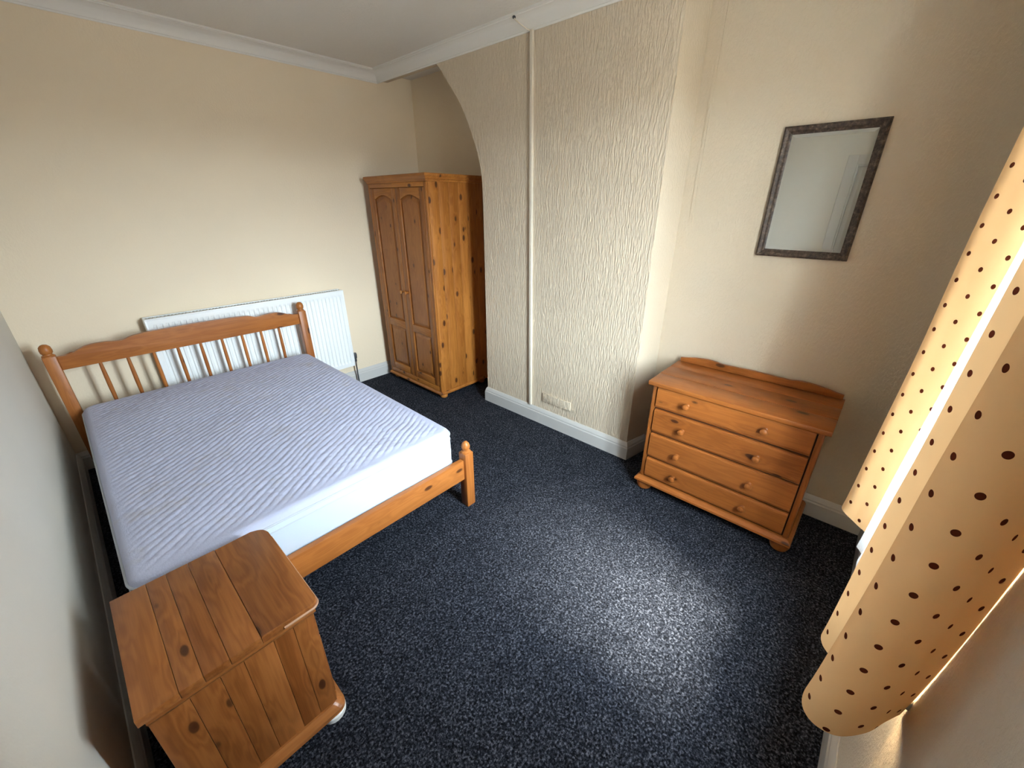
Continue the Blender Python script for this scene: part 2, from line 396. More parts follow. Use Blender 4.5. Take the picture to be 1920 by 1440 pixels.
# coving
def coving(name, path, label):
    c = 0.075; pr = [(0, CEIL-0.084), (0.006, CEIL-0.084), (0.008, CEIL-0.076)]
    for k in range(7):
        a = PI/2*k/6
        pr.append((0.012+(c-0.016)*(1-math.cos(a)), CEIL-0.074+(c-0.016)*math.sin(a)))
    pr += [(c-0.002, CEIL-0.012), (c+0.006, CEIL-0.010), (c+0.006, CEIL), (0, CEIL)]
    bm = bmesh.new(); sweep(bm, pr, path); struct(name, bm, 'coving', label, True)
coving('trim_1', [(LEFT, BACK, 1, -1), (BR, BACK, -1, -1), (BR, 1.03, -1, -1), (RIGHT, 0.985, -1, -1), (RIGHT, FRONT, -1, 1), (LEFT, FRONT, 1, 1), (LEFT, BACK-0.001, 1, -1)],
       'white plaster coving between the walls and the ceiling')
# lifted wallpaper seam on the right wall
bm = bmesh.new(); box(bm, RIGHT-0.0035, RIGHT, 0.915, 0.932, 1.55, CEIL-0.085, 0.001)
struct('trim_2', bm, 'wall_right', 'thin raised wallpaper seam beside the chimney breast')

# ------------------------------------------------------------------ window with frame, panes and sill
win = thing('window_1', ((WX0+WX1)/2, FRONT-0.10, WZ0), None, None); win['kind'] = 'structure'
win['label'] = 'white framed window behind the net curtain'
fy0, fy1 = FRONT-0.135, FRONT-0.075; fwid = 0.055; mx = (WX0+WX1)/2; tz = 1.90
B('window_frame', (WX0, WX0+fwid, fy0, fy1, WZ0, WZ1), 'upvc', win, 0.006)
B('window_frame', (WX1-fwid, WX1, fy0, fy1, WZ0, WZ1), 'upvc', win, 0.006)
B('window_frame', (WX0+fwid, WX1-fwid, fy0, fy1, WZ0, WZ0+fwid), 'upvc', win, 0.006)
B('window_frame', (WX0+fwid, WX1-fwid, fy0, fy1, WZ1-fwid, WZ1), 'upvc', win, 0.006)
B('mullion', (mx-0.03, mx+0.03, fy0+0.004, fy1+0.004, WZ0+fwid, WZ1-fwid), 'upvc', win, 0.006)
for a, b in ((WX0+fwid, mx-0.03), (mx+0.03, WX1-fwid)):
    B('transom', (a, b, fy0+0.002, fy1+0.002, tz-0.025, tz+0.025), 'upvc', win, 0.006)
    B('pane', (a, b, FRONT-0.107, FRONT-0.103, WZ0+fwid, tz-0.025), 'glass', win)
    B('pane', (a, b, FRONT-0.107, FRONT-0.103, tz+0.025, WZ1-fwid), 'glass', win)
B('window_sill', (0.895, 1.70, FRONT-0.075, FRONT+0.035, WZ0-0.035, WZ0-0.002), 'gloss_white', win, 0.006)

# ------------------------------------------------------------------ door on the left wall (seen in the mirror)
door = thing('door_1', (LEFT-0.03, (DY0+DY1)/2, 0), None, None); door['kind'] = 'structure'
door['label'] = 'white panelled door with white architrave reflected in the mirror'
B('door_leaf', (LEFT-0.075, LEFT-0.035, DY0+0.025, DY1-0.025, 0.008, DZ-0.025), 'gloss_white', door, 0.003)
for (a, b) in ((0.15, 0.85), (1.0, 1.88)):
    for (c, d) in ((DY0+0.11, DY0+0.34), (DY1-0.34, DY1-0.11)):
        B('door_panel', (LEFT-0.036, LEFT-0.026, c, d, a, b), 'gloss_white', door, 0.008)
B('door_lining', (LEFT-T, LEFT, DY1-0.024, DY1, 0, DZ), 'gloss_white', door)
B('door_lining', (LEFT-T, LEFT, DY0, DY0+0.024, 0, DZ), 'gloss_white', door)
B('door_lining', (LEFT-T, LEFT, DY0+0.024, DY1-0.024, DZ-0.024, DZ), 'gloss_white', door)
for d in ((DY1-0.012, DY1+0.068, 0, DZ+0.068), (DY0-0.045, DY0+0.012, 0, DZ+0.068)):
    B('architrave', (LEFT-0.001, LEFT+0.018, d[0], d[1], d[2], d[3]), 'gloss_white', door, 0.006)
B('architrave', (LEFT-0.001, LEFT+0.018, DY0+0.012, DY1-0.012, DZ-0.012, DZ+0.068), 'gloss_white', door, 0.006)
bm = bmesh.new(); lathe(bm, [(0.024, 0), (0.024, 0.005), (0.009, 0.008), (0.009, 0.035), (0.022, 0.042), (0.027, 0.055), (0.022, 0.068), (0.005, 0.072)], LEFT-0.035, DY0+0.085, 1.0, 'X')
obj('door_knob', bm, 'brass', door, True)

# ------------------------------------------------------------------ pipe trunking, cable, vent cover on the chimney breast
bm = bmesh.new()
prism(bm, [(1.886, 0.135), (1.908, 0.135), (1.955, 2.578), (1.933, 2.578)], 'X', BR-0.020, BR, 0.003)
tr = tag(obj('cable_trunking', bm, 'trunking', None, True, (BR, 1.91, 0.135)), 'cream painted cable trunking running up the chimney breast', 'trunking')
bm = bmesh.new(); tube(bm, [(BR-0.070, 2.030, 2.652), (BR-0.072, 2.026, 2.632), (BR-0.056, 2.005, 2.612), (BR-0.030, 1.975, 2.588), (BR-0.012, 1.950, 2.574)], 0.0035)
lead = obj('cable', bm, 'trunking', None, True, (BR-0.03, 1.98, 2.57)); tag(lead, 'short cable from the coving into the top of the trunking', 'cable')
bm = bmesh.new(); lathe(bm, [(0.010, -0.004), (0.010, 0.004), (0.006, 0.008)], BR-0.071, 2.031, 2.640, 'Z', 10)
obj('cable_clip', bm, 'dark_plastic', lead, True)
vent = B('vent_cover', (BR-0.012, BR, 1.508, 1.772, 0.205, 0.275), 'wall_emboss', None, 0.003, (BR, 1.64, 0.205))
tag(vent, 'papered-over vent plate low on the chimney breast', 'vent')

# ================================================================== RADIATOR
R0, R1, RZ0, RZ1, RY = 0.285, 1.655, 0.225, 0.94, 3.555
rad = thing('radiator', ((R0+R1)/2, BACK, RZ0), 'white ribbed panel radiator on the back wall behind the headboard', 'radiator')
bm = bmesh.new()
# ribbed front sheet
nr = 40; pw = (R1-R0-0.05)/nr; xs = []
for i in range(nr):
    x = R0+0.025+i*pw
    xs += [(x, 0.0), (x+pw*0.16, 0.0), (x+pw*0.30, 0.008), (x+pw*0.70, 0.008), (x+pw*0.84, 0.0)]
xs = [(R0, 0.0)]+xs+[(R1, 0.0)]
zr = [(RZ0, 0), (RZ0+0.035, 0), (RZ0+0.055, 1), (RZ1-0.055, 1), (RZ1-0.035, 0), (RZ1, 0)]
g = [[bm.verts.new((x, RY+d*k, z)) for x, d in xs] for z, k in zr]
for a, b in zip(g, g[1:]):
    for i in range(len(xs)-1): bm.faces.new((a[i], a[i+1], b[i+1], b[i]))
obj('front_panel', bm, 'rad', rad)
B('rear_panel', (R0+0.02, R1-0.02, RY+0.068, RY+0.078, RZ0, RZ1-0.01), 'rad', rad, 0.002)
for x in (R0-0.004, R1-0.008): B('side_cover', (x, x+0.012, RY-0.002, RY+0.085, RZ0+0.01, RZ1+0.002), 'rad', rad, 0.003)
B('top_frame', (R0, R1, RY-0.003, RY+0.012, RZ1-0.006, RZ1+0.006), 'rad', rad, 0.002)
B('top_frame', (R0, R1, RY+0.072, RY+0.086, RZ1-0.006, RZ1+0.006), 'rad', rad, 0.002)
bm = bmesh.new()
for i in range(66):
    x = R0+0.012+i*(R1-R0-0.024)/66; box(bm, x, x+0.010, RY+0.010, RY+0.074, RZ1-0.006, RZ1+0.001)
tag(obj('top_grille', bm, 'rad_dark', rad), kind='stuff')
for x in (0.6, 1.35): B('bracket', (x, x+0.03, RY+0.074, BACK, RZ0+0.1, RZ1-0.1), 'rad', rad)
vx = R1+0.030
bm = bmesh.new(); tube(bm, [(vx, RY+0.04, 0.0), (vx, RY+0.04, 0.255)], 0.0075); vp = obj('valve_pipe', bm, 'chrome', rad, True)
bm = bmesh.new(); tube(bm, [(R1-0.01, RY+0.04, 0.268), (vx+0.004, RY+0.04, 0.268)], 0.009); obj('valve_elbow', bm, 'chrome', rad, True)
bm = bmesh.new(); lathe(bm, [(0.012, 0.25), (0.013, 0.28), (0.018, 0.285), (0.0185, 0.325), (0.014, 0.335), (0.002, 0.337)], vx, RY+0.04, 0, 'Z', 14); obj('valve_cap', bm, 'dark_plastic', rad, True)

# ================================================================== BED
bed = thing('bed_frame', (0.525, 2.48, 0), 'orange pine double bed frame with spindled headboard and low foot', 'bed')
HX0, HX1, HY = -0.187, 1.230, 3.45
def head_post(cx, cy, h, zsh, name, lab=None):
    bm = bmesh.new(); box(bm, cx-0.029, cx+0.029, cy-0.029, cy+0.029, 0, zsh, 0.006)
    p = obj(name, bm, 'pine_z', bed, True)
    d = h-zsh
    bm = bmesh.new(); lathe(bm, [(0.028, -0.004), (0.028, 0.004), (0.021, 0.008), (0.020, 0.013), (0.026, 0.020), (0.0275, d*0.50), (0.0245, d*0.78), (0.014, d*0.95), (0.001, d)], cx, cy, zsh, 'Z', 18)
    obj('finial', bm, 'pine_z', p, True)
    return p
head_post(HX0, HY, 0.915, 0.845, 'head_post'); head_post(HX1, HY, 0.925, 0.855, 'head_post')
left_top = [(HX0+0.029, 0.832), (-0.10, 0.838), (-0.06, 0.856), (-0.02, 0.870), (0.046, 0.874), (0.115, 0.866), (0.15, 0.868), (0.19, 0.882), (0.277, 0.890), (0.40, 0.893), (0.525, 0.895)]
top = spl(left_top, 3); mid = 0.5215
poly = top[:-1]+[(2*mid-x, z) for x, z in reversed(top)]
poly = [(HX0+0.029, 0.752)]+poly+[(HX1-0.029, 0.752)]
bm = bmesh.new(); prism(bm, poly[::-1], 'Y', HY-0.014, HY+0.014, 0.004)
obj('head_rail', bm, 'pine_x', bed, True)
B('lower_head_rail', (HX0+0.029, HX1-0.029, HY-0.013, HY+0.013, 0.33, 0.43), 'pine_x', bed, 0.004)
for i in range(9):
    x = 0.004+0.1294*i
    bm = bmesh.new(); lathe(bm, [(0.0085, 0.425), (0.0105, 0.52), (0.0115, 0.60), (0.0105, 0.68), (0.0085, 0.757)], x, HY, 0, 'Z', 12)
    obj('spindle', bm, 'pine_z', bed, True)
FY = 1.497
for cx in (HX0, 1.250):
    bm = bmesh.new(); box(bm, cx-0.030, cx+0.030, FY-0.030, FY+0.030, 0.0, 0.365, 0.006); p = obj('foot_post', bm, 'pine_z', bed, True)
    bm = bmesh.new(); lathe(bm, [(0.027, -0.004), (0.028, 0.004), (0.018, 0.010), (0.017, 0.017), (0.024, 0.027), (0.025, 0.038), (0.020, 0.054), (0.010, 0.066), (0.001, 0.070)], cx, FY, 0.365, 'Z', 18)
    obj('finial', bm, 'pine_z', p, True)
B('foot_rail', (HX0+0.030, 1.220, FY-0.014, FY+0.016, 0.196, 0.325), 'pine_x', bed, 0.004)
for x in (-0.166, 1.175): B('side_rail', (x, x+0.026, FY+0.016, HY-0.013, 0.165, 0.284), 'pine_y', bed, 0.004)
for x in (-0.140, 1.150): B('slat_batten', (x, x+0.025, FY+0.035, HY-0.035, 0.240, 0.266), 'pine_y', bed)
for i in range(13):
    y = FY+0.08+i*0.145
    B('slat', (-0.139, 1.174, y, y+0.065, 0.267, 0.2845), 'pine_x', bed, 0.002)

# ------------------------------------------------------------------ mattress
MX0, MX1, MY0, MY1, MZ0, MZ1 = -0.158, 1.195, 1.525, 3.405, 0.286, 0.520
mat = thing('mattress', ((MX0+MX1)/2, (MY0+MY1)/2, MZ0), 'bare white quilted double mattress lying on the pine bed frame', 'mattress')
CR, ER = 0.065, 0.030
def round_map(x, y, r):
    """square corner to quarter disc"""
    cx = min(max(x, MX0+r), MX1-r); cy = min(max(y, MY0+r), MY1-r)
    dx, dy = x-cx, y-cy
    if dx and dy:
        k = max(abs(dx), abs(dy))/math.hypot(dx, dy); dx *= k; dy *= k
    return cx+dx, cy+dy
nx, ny = 230, 340
n1 = Vector((-0.68, 1)).normalized(); n2 = Vector((0.68, 1)).normalized()
bm = bmesh.new(); g = []
for j in range(ny+1):
    row = []
    for i in range(nx+1):
        x = MX0+(MX1-MX0)*i/nx; y = MY0+(MY1-MY0)*j/ny
        e = min(x-MX0, MX1-x, y-MY0, MY1-y)
        t = min(1.0, e/ER)
        X, Y = round_map(x, y, CR)
        z = MZ1-ER*0.9*(1-math.sqrt(max(0, 1-(1-t)**2)))
        nb = noise.noise(Vector((X*2.2, Y*2.2, 1.3)))
        wx = X+0.010*noise.noise(Vector((X*6, Y*6, 7))); wy = Y+0.010*noise.noise(Vector((X*6, Y*6, 17)))
        a = abs(math.sin(PI*(wx*n1[0]+wy*n1[1])/0.031)); b_ = abs(math.sin(PI*(wx*n2[0]+wy*n2[1])/0.031))
        q = (min(a, 0.8)/0.8)**0.6*(0.45+0.55*(min(b_, 0.7)/0.7)**0.7)
        fade = min(1.0, max(0.0, (e-0.025)/0.06))
        zc = 0.022*math.sin(PI*min(1, max(0, (x-MX0)/(MX1-MX0))))**0.6*math.sin(PI*min(1, max(0, (y-MY0)/(MY1-MY0))))**0.6
        wr = 0.0045*noise.noise(Vector((X*9+Y*5, Y*3.0, 3)))+0.0022*noise.noise(Vector((X*26, Y*34, 8)))
        z += zc+fade*(0.0052*(q-0.6)+0.007*nb+wr)
        row.append(bm.verts.new((X, Y, z)))
    g.append(row)
for j in range(ny):
    for i in range(nx): bm.faces.new((g[j][i], g[j][i+1], g[j+1][i+1], g[j+1][i]))
qt = obj('quilted_top', bm, 'quilt', mat, True)
for p in qt.data.polygons: p.use_smooth = True
# border loop
def loop(inset, n=10):
    pts = []; r = CR-inset
    for cx, cy, a0 in ((MX1-CR, MY0+CR, -PI/2), (MX1-CR, MY1-CR, 0), (MX0+CR, MY1-CR, PI/2), (MX0+CR, MY0+CR, PI)):
        for k in range(n+1):
            a = a0+PI/2*k/n; pts.append((cx+r*math.cos(a), cy+r*math.sin(a)))
    return pts
bm = bmesh.new(); zt = MZ1-ER*0.9
prof = [(0.004, zt+0.002), (0.000, zt-0.006), (-0.004, zt-0.05), (-0.005, zt-0.11), (-0.003, MZ0+0.03), (0.004, MZ0+0.008), (0.02, MZ0)]
rings = [[bm.verts.new((x, y, z)) for x, y in loop(i)] for i, z in prof]
for a, b in zip(rings, rings[1:]):
    for i in range(len(a)): bm.faces.new((a[i], a[(i+1) % len(a)], b[(i+1) % len(a)], b[i]))
bm.faces.new(rings[-1])
obj('side_border', bm, 'mat_side', mat, True)
for z, rr in ((zt-0.002, 0.0045), (zt-0.034, 0.003), (MZ0+0.02, 0.0045)):
    pts = [(x, y, z) for x, y in loop(-0.003)]; pts.append(pts[0])
    bm = bmesh.new(); tube(bm, pts, rr, 6); obj('piping', bm, 'piping', mat, True)

# ================================================================== WARDROBE
WX, WB, WY0, WY1 = 2.040, 2.60, 2.712, 3.535
wd = thing('wardrobe', (2.32, 3.12, 0), 'tall orange knotty pine wardrobe with two panelled doors standing in the alcove', 'wardrobe')
# side of glued boards (facing the window)
for y, yy in ((WY0, WY0+0.018), (WY1-0.018, WY1)):
    edges = [WX, 2.135, 2.235, 2.33, 2.425, 2.52, WB]
    for a, b in zip(edges, edges[1:]): B('side_board', (a+0.0004, b-0.0004, y, yy, 0.075, 1.800), 'ward_z', wd, 0.0012)
B('back_panel', (WB-0.008, WB, WY0+0.019, WY1-0.019, 0.08, 1.79), 'ward_z', wd)
B('base_board', (WX, WB-0.01, WY0+0.019, WY1-0.019, 0.08, 0.10), 'ward_y', wd)
B('front_rail', (WX-0.018, WX+0.002, WY0+0.0285, WY1-0.0285, 1.765, 1.7995), 'ward_y', wd, 0.003)
B('front_rail', (WX-0.018, WX+0.002, WY0+0.0285, WY1-0.0285, 0.0755, 0.125), 'ward_y', wd, 0.003)
for a, b in ((WY0, WY0+0.028), (WY1-0.028, WY1)): B('front_stile', (WX-0.018, WX-0.0004, a, b, 0.0755, 1.7995), 'ward_z', wd, 0.003)
def door_leaf(y0, y1, z0, z1):
    d = bpy.data.objects.new('door', None); C.objects.link(d); d.parent = wd; d.location = Vector((WX, (y0+y1)/2, z0))-wd.location
    x0, x1 = WX-0.020, WX; st = 0.058
    for a, b in ((y0, y0+st), (y1-st, y1)): B('stile', (x0, x1, a, b, z0, z1), 'ward_door', d, 0.003)
    B('rail', (x0, x1, y0+st, y1-st, z0, z0+0.065), 'ward_y', d, 0.003)
    zm = 0.615
    B('rail', (x0, x1, y0+st, y1-st, zm-0.035, zm+0.035), 'ward_y', d, 0.003)
    # top rail with arched lower edge
    n = 10; pts = [(y0+st, z1), (y0+st, z1-0.085)]
    for k in range(1, n): pts.append((y0+st+(y1-y0-2*st)*k/n, z1-0.085+0.035*math.sin(PI*k/n)))
    pts += [(y1-st, z1-0.085), (y1-st, z1)]
    bm = bmesh.new(); prism(bm, pts, 'X', x0, x1, 0.003); obj('rail', bm, 'ward_y', d, True)
    # raised and fielded panels
    def field(za, zb, archd):
        bm = bmesh.new(); pa = [(y0+st+0.004, za), (y1-st-0.004, za), (y1-st-0.004, zb)]
        if archd:
            for k in range(1, n): pa.append((y1-st-0.004-(y1-y0-2*st-0.008)*k/n, zb+0.035*math.sin(PI*k/n)))
        pa.append((y0+st+0.004, zb))
        cy = (y0+y1)/2; cz = (za+zb)/2
        def ins(p, d): return (p[0]+(d if p[0] < cy-0.001 else -d if p[0] > cy+0.001 else 0)*min(1, abs(p[0]-cy)/0.06), p[1]+(d if p[1] < cz else -d))
        R = [[bm.verts.new((x, *ins(p, d_))) for p in pa] for x, d_ in ((x0+0.014, -0.003), (x0+0.012, 0.006), (x0+0.004, 0.030), (x0+0.0035, 0.034))]
        for a, b in zip(R, R[1:]):
            for i in range(len(pa)): bm.faces.new((a[i], a[(i+1) % len(pa)], b[(i+1) % len(pa)], b[i]))
        bm.faces.new(R[-1]); obj('panel', bm, 'ward_door', d)
    field(z0+0.065, zm-0.035, False); field(zm+0.035, z1-0.085, True)
    return d
KN = [(0.012, 0), (0.012, -0.003), (0.007, -0.006), (0.0075, -0.014), (0.014, -0.020), (0.0165, -0.027), (0.013, -0.034), (0.001, -0.036)]
ym = (WY0+WY1)/2
for a, b, ky in ((WY0+0.030, ym-0.002, ym-0.034), (ym+0.002, WY1-0.030, ym+0.034)):
    d = door_leaf(a, b, 0.128, 1.762)
    bm = bmesh.new(); lathe(bm, KN, WX-0.020, ky, 0.93, 'X', 14); obj('knob', bm, 'ward_y', d, True)
def slab_profile(name, parent, x0, x1, y0, y1, prof, mat):
    """horizontal moulded slab: prof = list of (overhang, z)"""
    bm = bmesh.new()
    R = [[bm.verts.new(p) for p in ((x0-o, y0-o, z), (x1, y0-o, z), (x1, y1+o, z), (x0-o, y1+o, z))] for o, z in prof]
    for a, b in zip(R, R[1:]):
        for i in range(4): bm.faces.new((a[i], a[(i+1) % 4], b[(i+1) % 4], b[i]))
    bm.faces.new(R[0][::-1]); bm.faces.new(R[-1]); return obj(name, bm, mat, parent)
slab_profile('cornice', wd, WX-0.016, WB, WY0, WY1, [(0.0, 1.800), (0.006, 1.800), (0.007, 1.812), (0.014, 1.818), (0.020, 1.832), (0.024, 1.836), (0.024, 1.850), (0.020, 1.855)], 'ward_y')
slab_profile('plinth', wd, WX-0.016, WB, WY0, WY1, [(0.012, 0.048), (0.014, 0.052), (0.014, 0.062), (0.004, 0.075)], 'ward_y')
for x in (WX+0.035, WB-0.05):
    for y in (WY0+0.04, WY1-0.04):
        bm = bmesh.new(); lathe(bm, [(0.022, 0), (0.032, 0.008), (0.036, 0.024), (0.030, 0.040), (0.022, 0.048)], x, y, 0, 'Z', 16); obj('bun_foot', bm, 'ward_z', wd, True)

# ================================================================== CHEST OF DRAWERS
ch = thing('chest_of_drawers', (2.27, 0.41, 0), 'orange pine chest of four drawers with round wooden knobs below the mirror', 'chest of drawers')
CX, CBK, CY0, CY1 = 2.085, 2.478, 0.012, 0.812
for y, yy in ((CY0, CY0+0.018), (CY1-0.018, CY1)):
    for a, b in ((CX, 2.175), (2.175, 2.275), (2.275, 2.375), (2.375, CBK)): B('side_board', (a+0.0004, b-0.0004, y, yy, 0.100, 0.718), 'chest_z', ch, 0.0012)
B('back_panel', (CBK-0.008, CBK, CY0+0.019, CY1-0.019, 0.105, 0.715), 'chest_y', ch)
B('carcass_front', (CX+0.004, CX+0.02, CY0+0.019, CY1-0.019, 0.100, 0.717), 'dark_slot', ch)
for a, b in ((CY0+0.002, CY0+0.024), (CY1-0.024, CY1-0.002)): B('front_stile', (CX-0.010, CX+0.006, a, b, 0.100, 0.718), 'chest_z', ch, 0.003)
zs = [(0.108, 0.243), (0.251, 0.413), (0.421, 0.573), (0.581, 0.712)]
kz = [0.180, 0.330, 0.495, 0.652]
for (z0, z1), k in zip(zs, kz):
    y0, y1 = CY0+0.030, CY1-0.030
    bm = bmesh.new()
    # front with a rounded lower lip
    prism(bm, [(CX+0.006, z0), (CX+0.006, z1), (CX-0.010, z1), (CX-0.016, z1-0.004), (CX-0.018, z1-0.012), (CX-0.018, z0+0.020), (CX-0.013, z0+0.008), (CX-0.003, z0)], 'Y', y0, y1, 0.0015)
    d = obj('drawer', bm, 'chest_y', ch)
    for y in (0.236, 0.610):
        bm = bmesh.new(); lathe(bm, [(0.013, 0.002), (0.013, -0.003), (0.008, -0.006), (0.009, -0.013), (0.016, -0.019), (0.0185, -0.026), (0.016, -0.033), (0.009, -0.037), (0.001, -0.038)], CX-0.017, y, k, 'X', 16)
        obj('knob', bm, 'chest_z', d, True)
# top of three boards
bx = [2.046, 2.20, 2.345, 2.488]
for a, b in zip(bx, bx[1:]): B('top_board', (a+(0.0004 if a > 2.05 else 0), b-0.0004, -0.010, 0.832, 0.721, 0.745), 'chest_y', ch, 0.004 if a < 2.05 else 0.0012)
slab_profile('top_moulding', ch, CX, CBK, CY0, CY1, [(0.0, 0.700), (0.004, 0.704), (0.012, 0.714), (0.014, 0.7205)], 'chest_y')
gal = [(0.0, 0.770), (0.03, 0.773), (0.09, 0.785), (0.15, 0.791), (0.20, 0.790), (0.235, 0.784), (0.28, 0.784), (0.41, 0.787)]
gp = spl(gal, 3); gp = gp[:-1]+[(0.822-y, z) for y, z in reversed(gp)]
bm = bmesh.new(); prism(bm, [(0.0, 0.746)]+gp+[(0.822, 0.746)], 'X', 2.467, 2.485, 0.003); obj('gallery_rail', bm, 'chest_y', ch, True)
slab_profile('plinth', ch, CX-0.014, CBK, CY0, CY1, [(0.018, 0.068), (0.021, 0.072), (0.021, 0.084), (0.014, 0.094), (0.004, 0.100)], 'chest_y')
for x in (CX+0.028, CBK-0.05):
    for y in (CY0+0.025, CY1-0.025):
        bm = bmesh.new(); lathe(bm, [(0.026, 0), (0.040, 0.008), (0.047, 0.028), (0.042, 0.050), (0.030, 0.062), (0.030, 0.070)], x, y, 0, 'Z', 18); obj('bun_foot', bm, 'chest_z', ch, True)

# ================================================================== NIGHTSTAND
ns = thing('bedside_cabinet', (0.01, 1.23, 0), 'worn dark pine bedside cabinet at the foot of the bed', 'cabinet')
NX0, NX1, NY0, NY1, NZ = -0.196, 0.228, 0.996, 1.452, 0.563
xe = [NX0, -0.112, -0.062, -0.004, 0.072, NX1]
for i, (a, b) in enumerate(zip(xe, xe[1:])):
    bm = bmesh.new()
    if i < 4:
        box(bm, a+0.0004*(i > 0), b-0.0004, NY0, NY1, NZ-0.026, NZ, 0.0015)
    else:   # front board with rounded corners
        pts = [(a+0.0004, NY0), (b-0.022, NY0)]
        for k in range(7): t_ = -PI/2+PI/2*k/6; pts.append((b-0.022+0.022*math.cos(t_), NY0+0.022+0.022*math.sin(t_)))
        for k in range(7): t_ = PI/2*k/6; pts.append((b-0.045+0.045*math.cos(t_), NY1-0.045+0.045*math.sin(t_)))
        pts.append((a+0.0004, NY1)); prism(bm, pts, 'Z', NZ-0.026, NZ, 0.004)
    obj('top_board', bm, 'ns_y', ns, True)
bm = bmesh.new()   # chipped pale strip round the front edge
pts = [(NX1-0.10, NY0-0.001), (NX1-0.022, NY0-0.001)]+[(NX1-0.022+0.023*math.cos(-PI/2+PI/2*k/6), NY0+0.022+0.023*math.sin(-PI/2+PI/2*k/6)) for k in range(7)]+[(NX1+0.001, NY0+0.12), (NX1+0.001, NY1-0.06)]
tube(bm, [(x, y, NZ-0.017) for x, y in pts], 0.0045, 6)
tag(obj('worn_edge', bm, 'worn_edge', ns, True), 'pale chipped edge of the cabinet top')
slab = [(0.0, 0.506), (0.003, 0.512), (0.010, 0.522), (0.010, 0.5335)]
bm = bmesh.new()
Rg = [[bm.verts.new(p) for p in ((NX0+0.012, NY0+0.016-o, z), (NX1-0.022+o, NY0+0.016-o, z), (NX1-0.022+o, NY1-0.016+o, z), (NX0+0.012, NY1-0.016+o, z))] for o, z in slab]
for a, b in zip(Rg, Rg[1:]):
    for i in range(4): bm.faces.new((a[i], a[(i+1) % 4], b[(i+1) % 4], b[i]))
bm.faces.new(Rg[0][::-1]); bm.faces.new(Rg[-1]); obj('top_moulding', bm, 'ns_x', ns)
sx = [NX0+0.012, -0.102, -0.035, 0.020, 0.096, 0.150, NX1-0.022]
for y, yy in ((NY0+0.016, NY0+0.034), (NY1-0.034, NY1-0.016)):
    for a, b in zip(sx, sx[1:]): B('side_board', (a+0.0004, b-0.0004, y, yy, 0.075, 0.507), 'ns_z', ns, 0.0012)
B('back_panel', (NX0+0.012, NX0+0.018, NY0+0.035, NY1-0.035, 0.08, 0.505), 'ns_z', ns)
B('base_board', (NX0+0.02, NX1-0.03, NY0+0.035, NY1-0.035, 0.078, 0.095), 'ns_y', ns)
B('drawer', (NX1-0.028, NX1-0.012, NY0+0.040, NY1-0.040, 0.385, 0.500), 'ns_y', ns, 0.004)
B('cabinet_door', (NX1-0.028, NX1-0.012, NY0+0.040, NY1-0.040, 0.085, 0.378), 'ns_z', ns, 0.004)
for y, z in ((1.23, 0.445), (1.36, 0.25)):
    bm = bmesh.new(); lathe(bm, [(0.013, -0.001), (0.013, 0.003), (0.008, 0.006), (0.009, 0.012), (0.016, 0.018), (0.018, 0.025), (0.014, 0.032), (0.001, 0.035)], NX1-0.012, y, z, 'X', 14); obj('knob', bm, 'ns_z', ns, True)
bm = bmesh.new()
def ns_ring(o, z):
    x0, x1, y0, y1, r = NX0+0.010, NX1-0.016+o, NY0+0.012-o, NY1-0.012+o, 0.035
    pts = [(x0, y0)]
    for k in range(7): t_ = -PI/2+PI/2*k/6; pts.append((x1-r+r*math.cos(t_), y0+r+r*math.sin(t_)))
    for k in range(7): t_ = PI/2*k/6; pts.append((x1-r+r*math.cos(t_), y1-r+r*math.sin(t_)))
    pts.append((x0, y1)); return [bm.verts.new((x, y, z)) for x, y in pts]
Rg = [ns_ring(o, z) for o, z in ((0.014, 0.030), (0.018, 0.034), (0.018, 0.050), (0.012, 0.060), (0.002, 0.074))]
for a, b in zip(Rg, Rg[1:]):
    for i in range(len(a)): bm.faces.new((a[i], a[(i+1) % len(a)], b[(i+1) % len(a)], b[i]))
bm.faces.new(Rg[0][::-1]); bm.faces.new(Rg[-1]); obj('plinth', bm, 'ns_x', ns)
for x in (NX0+0.05, NX1-0.040):
    for y in (NY0+0.036, NY1-0.036):
        bm = bmesh.new(); lathe(bm, [(0.036, 0), (0.043, 0.004), (0.044, 0.024), (0.038, 0.030)], x, y, 0, 'Z', 20)
        tag(obj('foot', bm, 'white_plastic', ns, True), 'white plastic foot')

# ================================================================== MIRROR
mr = thing('wall_mirror', (RIGHT, 0.357, 1.40), 'rectangular mirror in a mottled dark bronze frame hanging above the chest of drawers', 'mirror')
my0, my1, mz0, mz1, fwd = 0.165, 0.550, 1.401, 1.976, 0.034
fr = [(0.0, 0.0), (0.0, 0.020), (0.008, 0.024), (0.020, 0.020), (0.028, 0.013), (0.034, 0.011), (0.034, 0.0)]     # (inward, depth)
def frame_side(a, b, na, nb):
    bm = bmesh.new()
    A = [bm.verts.new((RIGHT-d, a[0]+na[0]*i, a[1]+na[1]*i)) for i, d in fr]; Bv = [bm.verts.new((RIGHT-d, b[0]+nb[0]*i, b[1]+nb[1]*i)) for i, d in fr]
    n = len(fr)
    for i in range(n): bm.faces.new((A[i], A[(i+1) % n], Bv[(i+1) % n], Bv[i]))
    bm.faces.new(A[::-1]); bm.faces.new(Bv); obj('frame_side', bm, 'frame', mr)
cn = [((my0, mz0), (1, 1)), ((my1, mz0), (-1, 1)), ((my1, mz1), (-1, -1)), ((my0, mz1), (1, -1))]
for i in range(4):
    (a, na), (b, nb) = cn[i], cn[(i+1) % 4]; frame_side(a, b, na, nb)
bm = bmesh.new(); i0, i1 = fwd-0.004, fwd+0.014
o_ = [bm.verts.new((RIGHT-0.0085, y, z)) for y, z in ((my0+i0, mz0+i0), (my1-i0, mz0+i0), (my1-i0, mz1-i0), (my0+i0, mz1-i0))]
